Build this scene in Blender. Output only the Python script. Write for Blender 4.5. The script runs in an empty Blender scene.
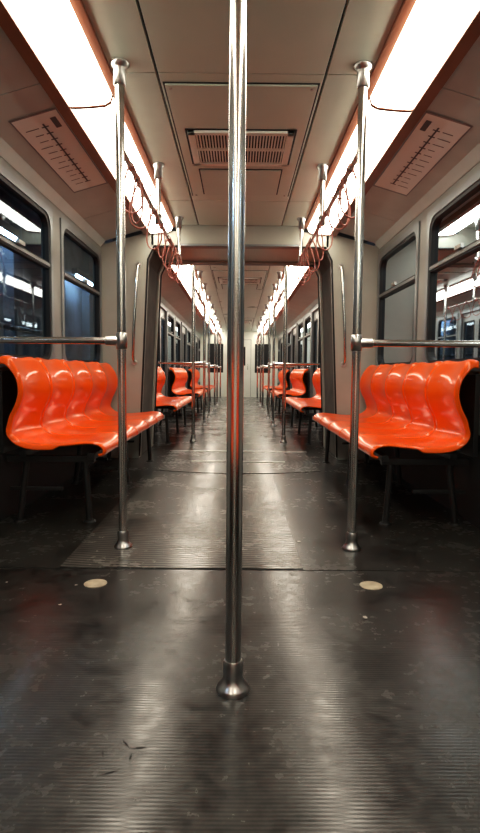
import bpy, math, random
from mathutils import Vector, Matrix
random.seed(4)
SC = bpy.context.scene

# ------------------------------------------------------------ materials
def new_mat(name):
    m = bpy.data.materials.new(name); m.use_nodes = True
    nt = m.node_tree
    return m, nt, nt.nodes['Principled BSDF']

def mat(name, col, rough=0.5, metal=0.0, var=0.0, vscale=4.0, bump=0.0, bscale=60.0, coat=0.0, spec=0.5, stretch=(1,1,1), rvar=0.0, crough=0.05):
    m, nt, p = new_mat(name)
    N, L = nt.nodes, nt.links
    p.inputs['Base Color'].default_value = (*col, 1)
    p.inputs['Roughness'].default_value = rough
    p.inputs['Metallic'].default_value = metal
    p.inputs['Coat Weight'].default_value = coat
    p.inputs['Coat Roughness'].default_value = crough
    p.inputs['Specular IOR Level'].default_value = spec
    tc = N.new('ShaderNodeTexCoord'); mp = N.new('ShaderNodeMapping')
    mp.inputs['Scale'].default_value = stretch
    L.new(tc.outputs['Object'], mp.inputs['Vector'])
    if var > 0 or rvar > 0:
        n = N.new('ShaderNodeTexNoise'); n.inputs['Scale'].default_value = vscale
        n.inputs['Detail'].default_value = 6
        L.new(mp.outputs[0], n.inputs['Vector'])
    if var > 0:
        r = N.new('ShaderNodeValToRGB')
        r.color_ramp.elements[0].position = 0.3; r.color_ramp.elements[1].position = 0.7
        r.color_ramp.elements[0].color = (*[c*(1-var) for c in col], 1)
        r.color_ramp.elements[1].color = (*[min(1, c*(1+var)) for c in col], 1)
        L.new(n.outputs['Fac'], r.inputs['Fac']); L.new(r.outputs['Color'], p.inputs['Base Color'])
    if rvar > 0:
        mr = N.new('ShaderNodeMapRange')
        mr.inputs['From Min'].default_value = 0.3; mr.inputs['From Max'].default_value = 0.7
        mr.inputs['To Min'].default_value = max(0.02, rough-rvar); mr.inputs['To Max'].default_value = rough+rvar
        L.new(n.outputs['Fac'], mr.inputs['Value']); L.new(mr.outputs[0], p.inputs['Roughness'])
    if bump > 0:
        n2 = N.new('ShaderNodeTexNoise'); n2.inputs['Scale'].default_value = bscale
        L.new(mp.outputs[0], n2.inputs['Vector'])
        b = N.new('ShaderNodeBump'); b.inputs['Strength'].default_value = bump; b.inputs['Distance'].default_value = 0.002
        L.new(n2.outputs['Fac'], b.inputs['Height']); L.new(b.outputs[0], p.inputs['Normal'])
    return m

def rib_mat(name, colA, colB, period, axis='Y', rough=0.3, dist=0.0012, rings=False, spec=0.2, ctr=(0,0,0), coat=0.85, crough=0.16, ribdark=0.5):
    m, nt, p = new_mat(name); N, L = nt.nodes, nt.links
    tc = N.new('ShaderNodeTexCoord')
    mp = N.new('ShaderNodeMapping'); mp.inputs['Location'].default_value = ctr
    L.new(tc.outputs['Object'], mp.inputs['Vector'])
    w = N.new('ShaderNodeTexWave')
    if rings:
        w.wave_type = 'RINGS'; w.rings_direction = 'Z'
    else:
        w.wave_type = 'BANDS'; w.bands_direction = axis
    w.inputs['Scale'].default_value = 1.0/period*0.314159
    w.inputs['Distortion'].default_value = 0.0
    L.new(mp.outputs[0], w.inputs['Vector'])
    n = N.new('ShaderNodeTexNoise'); n.inputs['Scale'].default_value = 2.3; n.inputs['Detail'].default_value = 9; n.inputs['Roughness'].default_value = 0.68
    L.new(tc.outputs['Object'], n.inputs['Vector'])
    n3 = N.new('ShaderNodeTexNoise'); n3.inputs['Scale'].default_value = 28; n3.inputs['Detail'].default_value = 6
    L.new(tc.outputs['Object'], n3.inputs['Vector'])
    ad = N.new('ShaderNodeMath'); ad.operation = 'MULTIPLY_ADD'; ad.inputs[1].default_value = 0.35
    L.new(n3.outputs['Fac'], ad.inputs[0]); 
    sb = N.new('ShaderNodeMath'); sb.operation = 'MULTIPLY'; sb.inputs[1].default_value = 0.8
    L.new(n.outputs['Fac'], sb.inputs[0]); L.new(sb.outputs[0], ad.inputs[2])
    r = N.new('ShaderNodeValToRGB')
    r.color_ramp.elements[0].position = 0.45; r.color_ramp.elements[1].position = 0.70
    r.color_ramp.elements[0].color = (*colA, 1); r.color_ramp.elements[1].color = (*colB, 1)
    L.new(ad.outputs[0], r.inputs['Fac']); 
    mixc = N.new('ShaderNodeMix'); mixc.data_type='RGBA'; mixc.blend_type='MULTIPLY'
    mixc.inputs['Factor'].default_value = ribdark
    L.new(r.outputs['Color'], mixc.inputs['A']); L.new(w.outputs['Color'], mixc.inputs['B'])
    L.new(mixc.outputs['Result'], p.inputs['Base Color'])
    mr = N.new('ShaderNodeMapRange'); mr.inputs['From Min'].default_value = 0.45; mr.inputs['From Max'].default_value = 0.70
    mr.inputs['To Min'].default_value = rough-0.05; mr.inputs['To Max'].default_value = rough+0.10
    L.new(ad.outputs[0], mr.inputs['Value']); L.new(mr.outputs[0], p.inputs['Roughness'])
    p.inputs['Specular IOR Level'].default_value = spec
    p.inputs['Coat Weight'].default_value = coat
    p.inputs['Coat IOR'].default_value = 1.5
    mr2 = N.new('ShaderNodeMapRange'); mr2.inputs['From Min'].default_value = 0.45; mr2.inputs['From Max'].default_value = 0.70
    mr2.inputs['To Min'].default_value = crough-0.04; mr2.inputs['To Max'].default_value = crough+0.16
    L.new(ad.outputs[0], mr2.inputs['Value']); L.new(mr2.outputs[0], p.inputs['Coat Roughness'])
    b = N.new('ShaderNodeBump'); b.inputs['Strength'].default_value = 0.4; b.inputs['Distance'].default_value = dist
    L.new(w.outputs['Fac'], b.inputs['Height'])
    b2 = N.new('ShaderNodeBump'); b2.inputs['Strength'].default_value = 0.14; b2.inputs['Distance'].default_value = 0.002
    L.new(n3.outputs['Fac'], b2.inputs['Height']); L.new(b.outputs[0], b2.inputs['Normal'])
    L.new(b2.outputs[0], p.inputs['Normal']); L.new(b2.outputs[0], p.inputs['Coat Normal'])
    return m

def emis(name, col, s):
    m, nt, p = new_mat(name)
    p.inputs['Base Color'].default_value = (*[c*0.8 for c in col], 1)
    p.inputs['Emission Color'].default_value = (*col, 1)
    p.inputs['Emission Strength'].default_value = s
    return m

def glass_mat(name):
    m = bpy.data.materials.new(name); m.use_nodes = True
    nt = m.node_tree; N, L = nt.nodes, nt.links
    N.remove(N['Principled BSDF'])
    out = N['Material Output']
    tr = N.new('ShaderNodeBsdfTransparent'); tr.inputs[0].default_value = (0.62, 0.70, 0.76, 1)
    gl = N.new('ShaderNodeBsdfGlossy'); gl.inputs['Roughness'].default_value = 0.02
    gl.inputs['Color'].default_value = (0.66, 0.77, 0.87, 1)
    fr = N.new('ShaderNodeFresnel'); fr.inputs['IOR'].default_value = 1.5
    mx = N.new('ShaderNodeMixShader')
    L.new(fr.outputs[0], mx.inputs[0]); L.new(tr.outputs[0], mx.inputs[1]); L.new(gl.outputs[0], mx.inputs[2])
    L.new(mx.outputs[0], out.inputs['Surface'])
    return m

M_CEIL = mat('ceiling_panel_satin', (0.62, 0.71, 0.63), 0.33, 0.0, var=0.05, vscale=2.5, rvar=0.06, spec=0.8)
M_CEIL2 = mat('ceiling_side_satin', (0.58, 0.665, 0.59), 0.30, 0.0, var=0.05, vscale=2.5, spec=0.8)
M_DARK = mat('dark_gap', (0.012, 0.011, 0.011), 0.8)
M_GRILL = mat('grille_painted_metal', (0.86, 0.93, 0.87), 0.45, 0.0)
M_SLOPE = mat('cove_panel', (0.52, 0.59, 0.57), 0.42, 0.0, var=0.06)
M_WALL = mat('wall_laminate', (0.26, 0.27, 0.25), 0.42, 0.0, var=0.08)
M_LOW = mat('lower_wall_shaded', (0.010, 0.010, 0.010), 0.6, var=0.3)  # shade beneath the seats put into the wall colour as near-black
M_BEIGE = mat('bulkhead_laminate', (0.38, 0.385, 0.34), 0.4, 0.0, var=0.06)
M_END = mat('end_wall_laminate', (0.84, 0.86, 0.80), 0.4, 0.0, var=0.04)
M_GANG = mat('gangway_bellows', (0.15, 0.145, 0.132), 0.5, var=0.2)
M_FRAME = mat('window_frame_metal', (0.28, 0.30, 0.31), 0.35, 0.7, var=0.1)
M_RUB = mat('black_rubber', (0.008, 0.008, 0.009), 0.5)
M_GLASS = glass_mat('window_glass')
M_CHROME = mat('stainless_tube', (0.68, 0.68, 0.65), 0.18, 1.0, rvar=0.04, vscale=20, stretch=(1,1,0.2))
M_CAST = mat('cast_fitting', (0.50, 0.50, 0.49), 0.28, 1.0, var=0.2, vscale=30)
M_TRIM = mat('light_trim_copper', (0.24, 0.090, 0.045), 0.42, 0.0, var=0.15)
M_LAMP = emis('fluorescent_diffuser', (1.0, 0.915, 0.765), 5.2)
M_SEAT = mat('orange_moulded_plastic', (0.82, 0.112, 0.001), 0.36, 0.0, var=0.04, vscale=3, bump=0.05, bscale=40, coat=0.6, spec=0.10, crough=0.09)
M_BLACK = mat('black_painted_steel', (0.012, 0.012, 0.012), 0.4, 0.0)
M_STRAP = mat('strap_brown_plastic', (0.38, 0.15, 0.12), 0.35)
M_MAP = mat('route_map_card', (0.84, 0.90, 0.88), 0.4)
M_INK = mat('route_map_ink', (0.10, 0.09, 0.10), 0.5)
M_DISC = mat('floor_disc_beige', (0.42, 0.36, 0.27), 0.55, var=0.2, vscale=30)
M_FLOOR = rib_mat('floor_ribbed_rubber', (0.007, 0.0068, 0.006), (0.048, 0.045, 0.039), 0.011, 'Y', 0.38, 0.00045)
M_FLOOR2 = rib_mat('floor_smooth_rubber', (0.007, 0.0068, 0.006), (0.042, 0.040, 0.034), 0.02, 'Y', 0.38, 0.00008, ribdark=0.2)
M_PLATE = rib_mat('floor_plate_ribbed', (0.07, 0.066, 0.058), (0.20, 0.188, 0.165), 0.030, 'X', 0.38, 0.0016, rings=True, ctr=(0.25, -5.6, 0), ribdark=0.95)
M_PLATE2 = rib_mat('gangway_plate_rings', (0.06, 0.057, 0.05), (0.18, 0.17, 0.15), 0.045, 'Y', 0.38, 0.0016, rings=True, ctr=(0, -5.3, 0), ribdark=0.9)
M_SEAM = mat('floor_seam_strip', (0.004, 0.004, 0.004), 0.5)
M_TUN = mat('tunnel_concrete', (0.18, 0.23, 0.29), 0.8, var=0.6, vscale=1.6)
M_TUNL = emis('tunnel_fill_glow', (0.62, 0.82, 1.0), 22.0)  # cool glow for the added tubes that brighten the tunnel wall
M_DOOR = mat('door_leaf_metal', (0.36, 0.37, 0.36), 0.32, 0.3, var=0.08)
M_SCUFF = mat('dirt_scuff', (0.002, 0.002, 0.002), 0.9)
M_LITTER = mat('paper_scrap', (0.45, 0.42, 0.38), 0.8)

# ------------------------------------------------------------ mesh builder
class B:
    def __init__(s): s.v=[]; s.f=[]; s.m=[]; s.sm=[]; s.mats=[]
    def mi(s, m):
        if m not in s.mats: s.mats.append(m)
        return s.mats.index(m)
    def add(s, vs, fs, m, smooth=False):
        o = len(s.v); s.v += [tuple(v) for v in vs]; k = s.mi(m)
        for f in fs: s.f.append([i+o for i in f]); s.m.append(k); s.sm.append(smooth)
    def box(s, x0,x1,y0,y1,z0,z1,m):
        x0,x1=sorted((x0,x1)); y0,y1=sorted((y0,y1)); z0,z1=sorted((z0,z1))
        vs=[(x0,y0,z0),(x1,y0,z0),(x1,y1,z0),(x0,y1,z0),(x0,y0,z1),(x1,y0,z1),(x1,y1,z1),(x0,y1,z1)]
        s.add(vs,[(0,3,2,1),(4,5,6,7),(0,1,5,4),(1,2,6,5),(2,3,7,6),(3,0,4,7)],m)
    def prism(s, prof, y0, y1, m, smooth=False):
        n=len(prof)
        vs=[(p[0],y0,p[1]) for p in prof]+[(p[0],y1,p[1]) for p in prof]
        fs=[(i,(i+1)%n,n+(i+1)%n,n+i) for i in range(n)]
        s.add(vs,fs,m,smooth); s.add(vs,[tuple(range(n))[::-1],tuple(range(n,2*n))],m)
    def tube(s, pts, r, m, seg=14, closed=False):
        pts=[Vector(p) for p in pts]; n=len(pts); vs=[]
        up=None
        for i,p in enumerate(pts):
            if closed: t=(pts[(i+1)%n]-pts[i-1]).normalized()
            else: t=(pts[min(i+1,n-1)]-pts[max(i-1,0)]).normalized()
            if up is None:
                a=Vector((0,0,1)) if abs(t.z)<0.9 else Vector((0,1,0))
                up=(a-t*a.dot(t)).normalized()
            else: up=(up-t*up.dot(t)).normalized()
            q=t.cross(up)
            for k in range(seg):
                an=2*math.pi*k/seg
                vs.append(p+up*math.cos(an)*r+q*math.sin(an)*r)
        fs=[]
        rng = n if closed else n-1
        for i in range(rng):
            j=(i+1)%n
            for k in range(seg):
                fs.append((i*seg+k,i*seg+(k+1)%seg,j*seg+(k+1)%seg,j*seg+k))
        s.add(vs,fs,m,True)
        if not closed:
            s.add(vs[:seg],[tuple(range(seg))[::-1]],m); s.add(vs[-seg:],[tuple(range(seg))],m)
    def lathe(s, prof, c, m, seg=28):
        n=len(prof); vs=[]
        for (r,z) in prof:
            for k in range(seg):
                an=2*math.pi*k/seg; vs.append((c[0]+r*math.cos(an),c[1]+r*math.sin(an),c[2]+z))
        fs=[]
        for i in range(n-1):
            for k in range(seg):
                fs.append((i*seg+k,i*seg+(k+1)%seg,(i+1)*seg+(k+1)%seg,(i+1)*seg+k))
        s.add(vs,fs,m,True)
        s.add(vs[:seg],[tuple(range(seg))[::-1]],m); s.add(vs[-seg:],[tuple(range(seg))],m)
    def make(s, name, bevel=0.0, parent=None):
        me=bpy.data.meshes.new(name); me.from_pydata(s.v,[],s.f)
        for m in s.mats: me.materials.append(m)
        for p,k,sm in zip(me.polygons,s.m,s.sm): p.material_index=k; p.use_smooth=sm
        me.update()
        ob=bpy.data.objects.new(name,me); SC.collection.objects.link(ob)
        if bevel>0:
            b=ob.modifiers.new('bevel','BEVEL'); b.width=bevel; b.segments=2; b.limit_method='ANGLE'; b.angle_limit=math.radians(50)
        if parent: ob.parent=parent
        return ob

def rrect(a0,a1,b0,b1,r,n=6):
    pts=[]
    for (ca,cb,st) in ((a1-r,b1-r,0),(a0+r,b1-r,90),(a0+r,b0+r,180),(a1-r,b0+r,270)):
        for k in range(n+1):
            an=math.radians(st+90*k/n); pts.append((ca+r*math.cos(an),cb+r*math.sin(an)))
    return pts

# ------------------------------------------------------------ dims
WX=1.35; ZC=2.27
G0,G1=5.60,6.42     # gangway
YB,YE=-2.4,19.6
BANKS=[(-1.93,0.50),(3.04,5.47),(6.60,9.03),(10.55,12.98),(14.50,16.93)]
DOORS=[(0.98,2.50),(9.15,10.40),(13.10,14.35),(17.10,18.40)]
WINS=[(-1.95,-0.75),(-0.5,0.62),(2.86,4.08),(4.31,5.50),(6.62,7.70),(7.92,9.0),(10.60,11.65),(11.87,12.92),(14.55,15.6),(15.82,16.87),(18.6,19.4)]
WZ0,WZ1=0.90,1.985

# ------------------------------------------------------------ walls
win_n=0; door_n=0
for side,sn in ((-1,'left'),(1,'right')):
    b=B()
    def seg(y0,y1,z0,z1,m): b.box(side*WX,side*(WX+0.07),y0,y1,z0,z1,m)
    ops=sorted([(a,c,'w') for a,c in WINS]+[(a,c,'d') for a,c in DOORS])
    cur=YB
    for a,c,t in ops+[(YE,YE,'e')]:
        if a>cur:
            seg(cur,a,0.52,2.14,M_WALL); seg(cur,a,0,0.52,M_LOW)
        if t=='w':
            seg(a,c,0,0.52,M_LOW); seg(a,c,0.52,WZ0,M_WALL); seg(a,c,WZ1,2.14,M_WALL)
        if t=='d': seg(a,c,WZ1,2.14,M_WALL)
        cur=c
    b.make('wall_'+sn)
    for a,c in WINS:
        win_n+=1
        e=bpy.data.objects.new('window_%d'%win_n,None); SC.collection.objects.link(e)
        def ring(outer,inner,x0,x1,m,bb):
            n=len(outer)
            vs=[(side*x0,p[0],p[1]) for p in outer]+[(side*x0,p[0],p[1]) for p in inner]+[(side*x1,p[0],p[1]) for p in outer]+[(side*x1,p[0],p[1]) for p in inner]
            fs=[]
            for i in range(n):
                j=(i+1)%n
                fs+=[(i,j,n+j,n+i),(n+i,n+j,3*n+j,3*n+i),(i,2*n+i,2*n+j,j)]
            bb.add(vs,fs,m)
        f=B()
        o=rrect(a-0.02,c+0.02,WZ0-0.02,WZ1+0.02,0.012); i1=rrect(a+0.03,c-0.03,WZ0+0.03,WZ1-0.03,0.10); i2=rrect(a+0.055,c-0.055,WZ0+0.055,WZ1-0.055,0.085)
        ring(o,i1,WX-0.012,WX+0.03,M_FRAME,f)
        ring(rrect(a+0.028,c-0.028,WZ0+0.028,WZ1-0.028,0.10),i2,WX-0.004,WX+0.04,M_RUB,f)
        zt=1.60
        f.box(side*(WX-0.004),side*(WX+0.03),a+0.04,c-0.04,zt-0.022,zt+0.022,M_RUB)
        f.box(side*(WX-0.012),side*(WX-0.002),a+0.05,c-0.05,zt-0.010,zt+0.010,M_FRAME)
        my=(a+c)/2
        f.box(side*(WX-0.03),side*(WX-0.010),my-0.05,my+0.05,zt+0.02,zt+0.045,M_CAST)
        f.make('frame',parent=e)
        g=B(); x=side*(WX+0.022)
        g.add([(x,a+0.03,WZ0+0.03),(x,c-0.03,WZ0+0.03),(x,c-0.03,WZ1-0.03),(x,a+0.03,WZ1-0.03)],[(0,1,2,3)],M_GLASS)
        g.make('pane',parent=e)
    for a,c in DOORS:
        door_n+=1
        e=bpy.data.objects.new('door_%d'%door_n,None); SC.collection.objects.link(e)
        mid=(a+c)/2
        for k,(p,q) in enumerate(((a,mid-0.004),(mid+0.004,c))):
            d=B(); X0,X1=side*(WX+0.015),side*(WX+0.05)
            wa,wb=p+0.10,q-0.10; z0,z1=0.85,1.80
            d.box(X0,X1,p,wa,0.0,WZ1,M_DOOR); d.box(X0,X1,wb,q,0.0,WZ1,M_DOOR)
            d.box(X0,X1,wa,wb,0.0,z0,M_DOOR); d.box(X0,X1,wa,wb,z1,WZ1,M_DOOR)
            for (u0,u1,v0,v1) in ((wa-.01,wa+.015,z0,z1),(wb-.015,wb+.01,z0,z1),(wa,wb,z0-.01,z0+.015),(wa,wb,z1-.015,z1+.01)):
                d.box(side*(WX+0.008),side*(WX+0.03),u0,u1,v0,v1,M_RUB)
            x=side*(WX+0.03)
            d.add([(x,wa,z0),(x,wb,z0),(x,wb,z1),(x,wa,z1)],[(0,1,2,3)],M_GLASS)
            d.make('leaf_%d'%(k+1),parent=e)
        d=B()
        for y in (a,c): d.box(side*(WX-0.03),side*(WX+0.01),y-0.03,y+0.03,0,WZ1,M_FRAME)
        d.box(side*(WX-0.03),side*(WX+0.01),a-0.03,c+0.03,WZ1-0.03,WZ1+0.03,M_FRAME)
        d.make('door_frame',bevel=0.006,parent=e)

# end walls
def endwall(name,y,dirn):
    b=B(); y0,y1=sorted((y,y+dirn*0.06)); E=M_END
    b.box(-WX-0.07,-0.42,y0,y1,0,0.85,E); b.box(0.42,WX+0.07,y0,y1,0,0.85,E)
    b.box(-WX-0.07,-1.1,y0,y1,0.85,2.3,E); b.box(1.1,WX+0.07,y0,y1,0.85,2.3,E)
    b.box(-0.55,-0.42,y0,y1,0.85,2.3,E); b.box(0.42,0.55,y0,y1,0.85,2.3,E)
    b.box(-1.1,-0.55,y0,y1,1.85,2.3,E); b.box(0.55,1.1,y0,y1,1.85,2.3,E)
    b.box(-0.42,0.42,y0,y1,2.0,2.3,E)
    ym=(y0+y1)/2
    b.box(-1.1,-0.55,ym,ym+.01,0.85,1.85,M_RUB); b.box(0.55,1.1,ym,ym+.01,0.85,1.85,M_RUB)
    b.make(name)
    d=B()
    d.box(-0.41,-0.22,ym-.02,ym+.02,0.0,1.99,E); d.box(0.22,0.41,ym-.02,ym+.02,0.0,1.99,E)
    d.box(-0.22,0.22,ym-.02,ym+.02,0.0,1.1,E); d.box(-0.22,0.22,ym-.02,ym+.02,1.75,1.99,E)
    d.box(-0.22,0.22,ym-.003,ym+.003,1.1,1.75,M_RUB)
    d.tube([(0.3,ym-dirn*.02,0.95),(0.3,ym-dirn*.06,0.97),(0.3,ym-dirn*.06,1.13),(0.3,ym-dirn*.02,1.15)],0.008,M_CHROME)
    return d
endwall('wall_front',YE,1).make('door_%d'%(door_n+1))
endwall('wall_back',YB,-1).make('door_%d'%(door_n+2))

# ------------------------------------------------------------ floor
b=B()
b.box(-WX-0.07,WX+0.07,YB-0.06,2.382,-0.05,0,M_FLOOR)
b.box(-WX-0.07,WX+0.07,2.382,2.392,-0.05,-0.002,M_SEAM)
b.box(-WX-0.07,WX+0.07,2.392,G0,-0.05,0,M_FLOOR2)
b.box(-1.0,1.0,G0,G1,-0.05,-0.001,M_FLOOR2)
b.box(-WX-0.07,WX+0.07,G1,YE+0.06,-0.05,0,M_FLOOR2)
b.make('floor')
p=B()
p.box(-0.78,0.29,2.40,4.62,0.0,0.003,M_PLATE)
p.make('floor_tread_plate',bevel=0.001)
p=B()
def disc(cy,r,w,flip,m,z):
    pts=[]
    n=24; a0=math.asin(min(1,w/r))
    for k in range(n+1):
        an=-a0+2*a0*k/n
        pts.append((r*math.sin(an), cy+flip*r*math.cos(an)))
    allp=pts+[(w,cy),(-w,cy)]
    vs=[(x,y,z) for x,y in allp]+[(x,y,0.0) for x,y in allp]; N=len(allp)
    p.add(vs,[tuple(range(N))]+[(i,(i+1)%N,N+(i+1)%N,N+i) for i in range(N)],m)
disc(5.35,1.15,0.72,-0.55,M_PLATE2,0.004)
p.box(-0.72,0.72,5.35,6.02,0.0,0.006,M_PLATE2)
p.box(-0.72,0.72,6.03,6.6,0.0,0.006,M_PLATE2)
p.box(-0.74,0.74,5.985,6.065,0.0,0.010,M_CAST)
p.box(-0.45,0.45,5.30,5.36,0.0,0.009,M_CAST)
p.make('gangway_floor_plate',bevel=0.001)
for x in (-0.575,0.545):
    d=B(); d.lathe([(0.046,0),(0.046,0.002),(0.043,0.0035),(0.010,0.004)],(x,2.215,0.0),M_DISC); d.make('floor_marker_disc')
d=B()
for (x,y,an,l) in ((-0.27,1.14,0.4,0.022),(-0.30,1.20,1.9,0.018),(-0.255,1.235,2.2,0.02),(-0.22,1.22,0.2,0.02),(-0.235,1.19,1.5,0.015)):
    dx,dy=math.cos(an)*l,math.sin(an)*l; nx,ny=-math.sin(an)*.002,math.cos(an)*.002
    d.add([(x-dx,y-dy,.001),(x+nx,y+ny,.001),(x+dx,y+dy,.001),(x-nx,y-ny,.001)],[(0,1,2,3)],M_SCUFF)
d.make('floor_scuff_marks')
d=B()
for k in range(14):
    x=random.choice((-1,1))*random.uniform(0.3,1.0); y=random.uniform(1.9,5.0); r=random.uniform(.005,.011); z=.0045
    d.add([(x+r*math.cos(a)*random.uniform(.6,1.2),y+r*math.sin(a)*random.uniform(.6,1.2),z) for a in (0,1.1,2.2,3.2,4.2,5.2)],[(0,1,2,3,4,5)],M_LITTER)
d.make('floor_paper_scraps')

# ------------------------------------------------------------ ceiling
b=B()
b.box(-WX-0.07,WX+0.07,YB-0.06,YE+0.06,2.32,2.36,M_DARK)
def ceil_section(y0,y1,breaks):
    ys=[y0]+breaks+[y1]
    for a,c in zip(ys[:-1],ys[1:]):
        a+=0.003; c-=0.003
        b.box(-0.395,0.395,a,c,ZC,ZC+0.02,M_CEIL)
        for s in (-1,1):
            b.box(s*0.405,s*0.625,a,c,ZC,ZC+0.02,M_CEIL2)
            b.prism([(s*0.925,2.225),(s*1.30,2.115),(s*1.30,2.13),(s*0.925,2.24)],a,c,M_SLOPE)
    for s in (-1,1):
        b.prism([(s*1.295,2.118),(s*1.345,2.06),(s*1.36,2.06),(s*1.36,2.14),(s*1.295,2.14)],y0,y1,M_SLOPE)
ceil_section(YB,5.52,[0.57,2.77,4.75])
ceil_section(6.50,YE,[8.0,10.2,12.4,14.6,16.8])
b.make('ceiling',bevel=0.002)

# light fixtures
def light_run(y0,y1,step,off):
    for s in (-1,1):
        e=bpy.data.objects.new('ceiling_light_fixture',None); SC.collection.objects.link(e)
        t=B()
        t.prism([(s*0.610,2.272),(s*0.612,2.256),(s*0.652,2.250),(s*0.655,2.272)],y0,y1,M_TRIM)
        t.prism([(s*0.862,2.275),(s*0.868,2.186),(s*0.928,2.178),(s*0.935,2.275)],y0,y1,M_TRIM)
        t.make('trim_rail',parent=e)
        d=B(); ends=B()
        y=off
        ys=[y0]
        while y<y1-0.2:
            if y>y0+0.2: ys.append(y)
            y+=step
        ys.append(y1)
        prof=[(s*0.652,2.258),(s*0.662,2.222),(s*0.69,2.206),(s*0.76,2.198),(s*0.83,2.194),(s*0.865,2.194),(s*0.865,2.262),(s*0.652,2.264)]
        for a,c in zip(ys[:-1],ys[1:]):
            d.prism(prof,a+0.012,c-0.012,M_LAMP,True)
            ends.prism([(q[0],q[1]-0.004) for q in prof],c-0.012,c+0.012 if c<y1 else c,M_TRIM)
        d.make('diffuser',parent=e); ends.make('divider',parent=e)
light_run(YB,5.54,1.45,-1.39)
light_run(6.48,YE,1.45,7.9)

# vent grille
def vent(y0):
    g=B(); z=ZC
    g.box(-0.385,0.385,y0-0.51,y0+1.25,z-0.003,z,M_DARK)
    g.box(-0.375,0.375,y0-0.50,y0+1.24,z-0.012,z,M_CEIL)
    zz=z-0.012
    g.box(-0.325,0.325,y0-0.015,y0+0.535,zz-0.003,zz,M_DARK)
    g.box(-0.31,0.31,y0,y0+0.035,zz-0.018,zz,M_GRILL); g.box(-0.31,0.31,y0+0.485,y0+0.52,zz-0.018,zz,M_GRILL)
    g.box(-0.31,-0.27,y0,y0+0.52,zz-0.018,zz,M_GRILL); g.box(0.27,0.31,y0,y0+0.52,zz-0.018,zz,M_GRILL)
    g.box(-0.27,0.27,y0+0.25,y0+0.27,zz-0.016,zz-.002,M_GRILL)
    g.box(-0.27,0.27,y0+0.035,y0+0.485,zz-0.004,zz,M_DARK)
    n=30
    for k in range(n):
        x=-0.27+0.54*(k+0.5)/n
        g.box(x-0.0045,x+0.0045,y0+0.035,y0+0.485,zz-0.015,zz-0.004,M_GRILL)
    g.box(-0.29,0.29,y0+0.62,y0+1.17,zz-0.003,zz,M_DARK)
    g.box(-0.28,0.28,y0+0.63,y0+1.16,zz-0.010,zz,M_CEIL2)
    for (x,y) in ((-.35,y0-.47),(.35,y0-.47),(-.35,y0+1.2),(.35,y0+1.2)):
        g.lathe([(0.008,-0.004),(0.008,0)],(x,y,zz),M_CAST,10)
    g.make('ceiling_vent_grille',bevel=0.0015)
vent(3.36); vent(8.4); vent(15.2)

# route maps on cove panels
for s in (-1,1):
    m=B()
    def P(t,y,h): return (s*(0.925+0.375*t-0.28*h), y, 2.225-0.11*t-h)
    def q(t0,t1,y0,y1,h,mt): m.add([P(t0,y0,h),P(t1,y0,h),P(t1,y1,h),P(t0,y1,h)],[(0,1,2,3)],mt)
    q(0.10,0.72,3.02,4.14,0.003,M_MAP)
    q(0.08,0.10,3.0,4.16,0.004,M_FRAME); q(0.72,0.74,3.0,4.16,0.004,M_FRAME)
    q(0.08,0.74,3.0,3.02,0.004,M_FRAME); q(0.08,0.74,4.14,4.16,0.004,M_FRAME)
    q(0.36,0.385,3.12,4.02,0.0045,M_INK)
    for k in range(12):
        y=3.15+k*0.078
        q(0.32,0.42,y,y+0.012,0.005,M_INK)
        q(0.46,0.46+random.uniform(.1,.2),y,y+0.008,0.005,M_INK)
    q(0.16,0.24,3.08,3.2,0.005,M_INK)
    m.make('route_map_panel')

# ------------------------------------------------------------ gangway + bulkheads
def bulkhead(name,y0,y1,face):
    k=B()
    for s in (-1,1):
        k.prism([(s*1.36,0),(s*0.99,0),(s*0.97,0.5),(s*0.90,1.95),(s*0.84,2.08),(s*0.84,2.20),(s*0.92,2.20),(s*1.36,2.08)],y0,y1,M_BEIGE)
    k.prism([(-0.86,2.08),(0.86,2.08),(0.86,2.19),(0.62,2.22),(0.62,2.30),(-0.62,2.30),(-0.62,2.22),(-0.86,2.19)],y0-0.0,y1,M_BEIGE)
    yy=y0 if face<0 else y1
    k.box(-0.60,0.60,yy-0.02,yy+0.02,2.075,2.10,M_FRAME)
    for s in (-1,1):
        k.tube([(s*0.985,yy,0.02),(s*0.965,yy,0.5),(s*0.895,yy,1.95),(s*0.835,yy,2.075),(s*0.6,yy,2.078)],0.009,M_RUB,10)
    return k.make(name,bevel=0.006)
bulkhead('wall_bulkhead',5.55,5.66,-1)
bulkhead('wall_bulkhead',6.38,6.48,1)
k=B()
nb=9
for s in (-1,1):
    for i in range(nb):
        ya=5.66+(6.38-5.66)*i/nb; yb=5.66+(6.38-5.66)*(i+1)/nb; ym=(ya+yb)/2
        for (z0,z1,x0,x1) in ((0,0.5,1.00,0.985),(0.5,1.95,0.985,0.92),(1.95,2.09,0.92,0.86)):
            vs=[(s*x0,ya,z0),(s*(x0+.03),ym,z0),(s*x0,yb,z0),(s*x1,ya,z1),(s*(x1+.03),ym,z1),(s*x1,yb,z1)]
            k.add(vs,[(0,1,4,3),(1,2,5,4)],M_GANG)
k.box(-0.9,0.9,5.66,6.38,2.10,2.13,M_CEIL2)
k.box(-1.1,-1.04,5.66,6.38,-0.05,2.13,M_DARK); k.box(1.04,1.1,5.66,6.38,-0.05,2.13,M_DARK)
k.make('gangway_bellows_wall')
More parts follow.
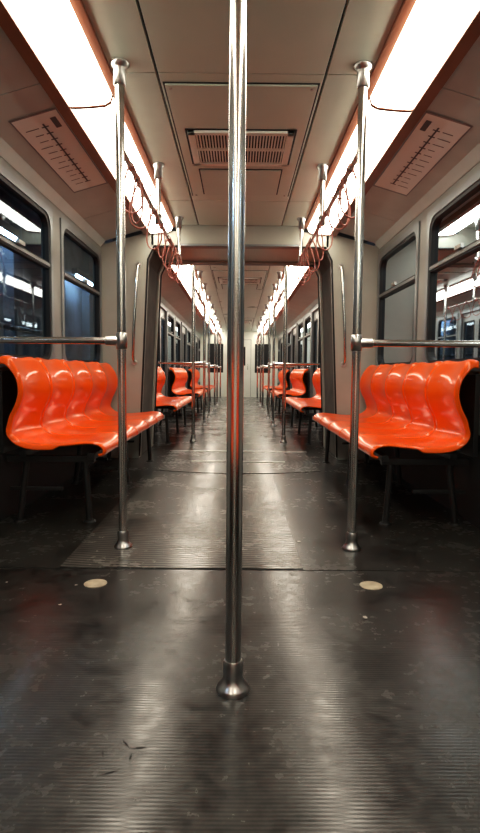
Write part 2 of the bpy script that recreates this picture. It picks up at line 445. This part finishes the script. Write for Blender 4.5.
for s in (-1,1):
    h=B()
    h.tube([(s*1.03,5.545,0.95),(s*1.03,5.49,0.97),(s*1.03,5.47,1.02),(s*1.02,5.47,1.3),(s*1.0,5.47,1.6),(s*0.985,5.47,1.82),(s*0.98,5.49,1.88),(s*0.98,5.545,1.9)],0.013,M_CHROME)
    for z,x in ((0.95,1.03),(1.9,0.98)):
        h.tube([(s*x,5.535,z),(s*x,5.549,z)],0.026,M_CAST)
    h.make('bulkhead_grab_handle')

# ------------------------------------------------------------ seats
ctrl=[(.765,.388),(.738,.400),(.733,.425),(.755,.452),(.82,.464),(.92,.457),(1.05,.448),(1.15,.452),(1.225,.475),(1.272,.525),(1.268,.60),(1.228,.68),(1.210,.75),(1.222,.83),(1.250,.895),(1.275,.932),(1.298,.930)]
def catmull(P,n):
    out=[]
    P=[(2*P[0][0]-P[1][0],2*P[0][1]-P[1][1])]+P+[(2*P[-1][0]-P[-2][0],2*P[-1][1]-P[-2][1])]
    for i in range(1,len(P)-2):
        for k in range(n):
            t=k/n; r=[]
            for c in (0,1):
                a,bb,cc,d=P[i-1][c],P[i][c],P[i+1][c],P[i+2][c]
                r.append(.5*((2*bb)+(-a+cc)*t+(2*a-5*bb+4*cc-d)*t*t+(-a+3*bb-3*cc+d)*t**3))
            out.append(tuple(r))
    out.append(P[-2]); return out
prof=catmull(ctrl,4)
def bench(y0,y1,side):
    e=bpy.data.objects.new('orange_seat_bench',None); SC.collection.objects.link(e)
    n=5; w=(y1-y0)/n; S=[-1,-.99,-.965,-.93,-.86,-.74,-.58,-.4,-.2,0,.2,.4,.58,.74,.86,.93,.965,.99,1]
    b=B(); NP=len(prof)
    for i in range(n):
        cy=y0+w*(i+.5); hw=w/2-0.003
        vs=[]
        for j,(u,z) in enumerate(prof):
            a=prof[max(j-1,0)]; c=prof[min(j+1,NP-1)]
            tx,tz=c[0]-a[0],c[1]-a[1]; l=math.hypot(tx,tz); nx,nz=-tz/l,tx/l
            t=j/(NP-1)
            zz=max(0,(z-0.47)/0.46)
            amp=0.010+0.036*min(1,max(0,(z-0.45)/0.12)) * (1-0.25*zz)
            if t<0.2: amp*=t/0.2
            for s in S:
                q=abs(s)
                d=amp*(q**2.1)
                if q>0.92: d-= (0.030 if t>.35 else .012)*((q-0.92)/0.08)**2
                dz=0
                if z>0.8: dz=-0.042*(q**5)*((z-0.8)/0.13)
                vs.append((side*(u+nx*d),cy+s*hw,z+nz*d+dz))
        K=len(S); fs=[]
        for j in range(NP-1):
            for k in range(K-1):
                f=(j*K+k,j*K+k+1,(j+1)*K+k+1,(j+1)*K+k)
                fs.append(f if side<0 else f[::-1])
        b.add(vs,fs,M_SEAT,True)
    ob=b.make('seat_shells',parent=e)
    so=ob.modifiers.new('thick','SOLIDIFY'); so.thickness=0.011; so.offset=-1
    f=B()
    f.box(side*0.80,side*0.84,y0+0.05,y1-0.05,0.370,0.405,M_BLACK)
    f.box(side*1.18,side*1.22,y0+0.05,y1-0.05,0.385,0.42,M_BLACK)
    f.box(side*1.305,side*1.335,y0+0.05,y1-0.05,0.40,0.86,M_BLACK)
    f.box(side*1.33,side*1.349,y0+0.3,y0+0.4,0.40,0.60,M_BLACK)
    for y in (y0+0.12,(y0+y1)/2,y1-0.12):
        f.box(side*0.815,side*1.31,y-0.02,y+0.02,0.345,0.38,M_BLACK)
        f.tube([(side*0.87,y,0.36),(side*0.85,y,0.0)],0.018,M_BLACK)
        f.lathe([(0.035,0),(0.035,0.006),(0.02,0.012)],(side*0.85,y,0),M_BLACK)
        f.tube([(side*1.20,y,0.37),(side*1.25,y,0.0)],0.018,M_BLACK)
        f.lathe([(0.035,0),(0.035,0.006),(0.02,0.012)],(side*1.25,y,0),M_BLACK)
        f.box(side*1.0,side*1.30,y-0.012,y+0.012,0.18,0.20,M_BLACK)
    f.make('steel_frame',bevel=0.003,parent=e)
for (a,c) in BANKS:
    for s in (-1,1): bench(a,c,s)

# ------------------------------------------------------------ poles
PR=0.0205
def pole(x,y,bar=0,top=ZC,name='grab_pole',R=PR):
    b=B()
    b.tube([(x,y,0.02),(x,y,top-0.01)],R,M_CHROME,24)
    b.lathe([(0.045,0),(0.046,0.006),(0.042,0.014),(0.034,0.022),(0.028,0.034),(0.026,0.045),(0.0275,0.05),(0.0275,0.078),(0.0255,0.082),(0.0245,0.085)],(x,y,0),M_CAST)
    b.lathe([(R+.003,-0.10),(R+.008,-0.095),(R+.008,-0.03),(R+.012,-0.02),(0.045,-0.008),(0.045,0)],(x,y,top),M_CAST)
    if bar:
        z=1.005
        b.lathe([(R,-0.04),(R+.005,-0.036),(R+.007,0),(R+.005,0.036),(R,0.04)],(x,y,z),M_CAST)
        s=bar
        b.tube([(x+s*0.01,y,z),(x+s*0.075,y,z)],0.022,M_CAST,20)
        b.tube([(x+s*0.06,y,z),(s*(WX-0.002),y,z)],0.0165,M_CHROME,18)
        b.tube([(s*(WX-0.014),y,z),(s*(WX-0.001),y,z)],0.035,M_CAST,20)
    b.make(name)
pole(-0.009,1.459,R=0.0215)
for s in (-1,1):
    pole(s*0.56,2.69,bar=s)
    pole(s*0.56,0.72,bar=s)
    pole(s*0.56,6.9)
    for y in (9.08,10.50,13.03,14.45,16.98): pole(s*0.56,y,bar=s)
pole(0,9.8); pole(0,13.7)

def rail(y0,y1,s,posts,straps):
    e=bpy.data.objects.new('overhead_grab_rail',None); SC.collection.objects.link(e)
    z=1.90; b=B(); x=s*0.56
    b.tube([(x,y0+.022,z),(x,y1,z)],0.013,M_CHROME,16)
    for y in posts:
        b.tube([(x,y,z),(x,y,ZC-0.01)],0.0165,M_CHROME,16)
        b.lathe([(.022,-.10),(.027,-.095),(.027,-.03),(.042,-.01),(.042,0)],(x,y,ZC),M_CAST)
        b.lathe([(.018,-.03),(.024,-.025),(.024,.03),(.018,.035)],(x,y,z),M_CAST)
    b.make('rail_tube',parent=e)
    t=B()
    for (y,rot,h) in straps:
        pts=[]
        n=28
        for k in range(n):
            an=2*math.pi*k/n
            zz=math.cos(an); ww=math.sin(an)*(0.5-0.5*zz*0.62)
            lx=ww*0.105; lz=z+0.024-(1-zz)*h/2
            tilt=0.12*math.sin(rot*7)
            pts.append((x+lx*math.cos(rot)+tilt*(z-lz)*s*0.6, y+lx*math.sin(rot)+tilt*(z-lz), lz))
        t.tube(pts,0.0045,M_STRAP,8,closed=True)
        t.tube([(x,y-0.012,z),(x,y+0.012,z)],0.019,M_STRAP,14)
    t.make('hanging_straps',parent=e)
for s in (-1,1):
    st=[(2.95,0.3,.26),(3.12,0.9,.26),(3.22,-0.4,.26),(3.75,0.5,.26),(4.05,1.0,.26),(4.5,.2,.26),(4.7,-.5,.26),(4.88,.7,.26),(5.05,0.1,.26),(5.2,1.0,.26)]
    rail(2.69,5.32,s,[3.94,5.25],[(y,r*s,h) for y,r,h in st])
    for (a,c) in ((6.9,9.08),(10.5,13.03),(14.45,16.98)):
        rail(a,c-.03,s,[(a+c)/2],[(a+.3+.35*k,random.uniform(-1,1),.24) for k in range(6)])

# ------------------------------------------------------------ tunnel outside
for s,nm in ((-1,'left'),(1,'right')):
    t=B()
    t.box(s*2.5,s*2.6,-4,21,-0.6,3.2,M_TUN)
    for k in range(16): t.box(s*2.38,s*2.5,-3+1.5*k,-2.75+1.5*k,-0.6,3.2,M_TUN)
    for z in (0.7,0.95,1.3): t.tube([(s*2.34,-4,z),(s*2.34,21,z)],0.03,M_BLACK,8)
    t.make('tunnel_wall_'+nm)
    t=B()
    for k in range(7):
        y=-1+3.0*k
        t.box(s*2.28,s*2.36,y,y+0.9,2.22,2.3,M_FRAME)
        t.tube([(s*2.30,y+.03,2.2),(s*2.30,y+0.87,2.2)],0.02,M_TUNL,10)
    t.make('tunnel_fill_light')  # added fill tubes with housings, lighting the tunnel wall seen through the windows
W=bpy.data.worlds.new('dark_tunnel'); SC.world=W; W.use_nodes=True
W.node_tree.nodes['Background'].inputs[0].default_value=(0.05,0.06,0.08,1)
W.node_tree.nodes['Background'].inputs[1].default_value=0.2

# ------------------------------------------------------------ camera
cd=bpy.data.cameras.new('camera'); cam=bpy.data.objects.new('camera',cd); SC.collection.objects.link(cam)
cd.sensor_fit='VERTICAL'; cd.sensor_height=36; cd.lens=36*560/833
cam.matrix_world=Matrix.Translation((0,0,0.86)) @ Matrix.Rotation(math.radians(-0.15),4,'Z') @ Matrix.Rotation(math.radians(90-4.5),4,'X') @ Matrix.Rotation(math.radians(0.5),4,'Z')
cd.clip_start=0.05
SC.camera=cam
vs=SC.view_settings
vs.view_transform='Standard'
vs.look='None'
vs.exposure=1.15
vs.use_curve_mapping=True
cm=vs.curve_mapping
cc=cm.curves[3]
cc.points.new(0.04,0.028); cc.points.new(0.22,0.225)
cm.update()
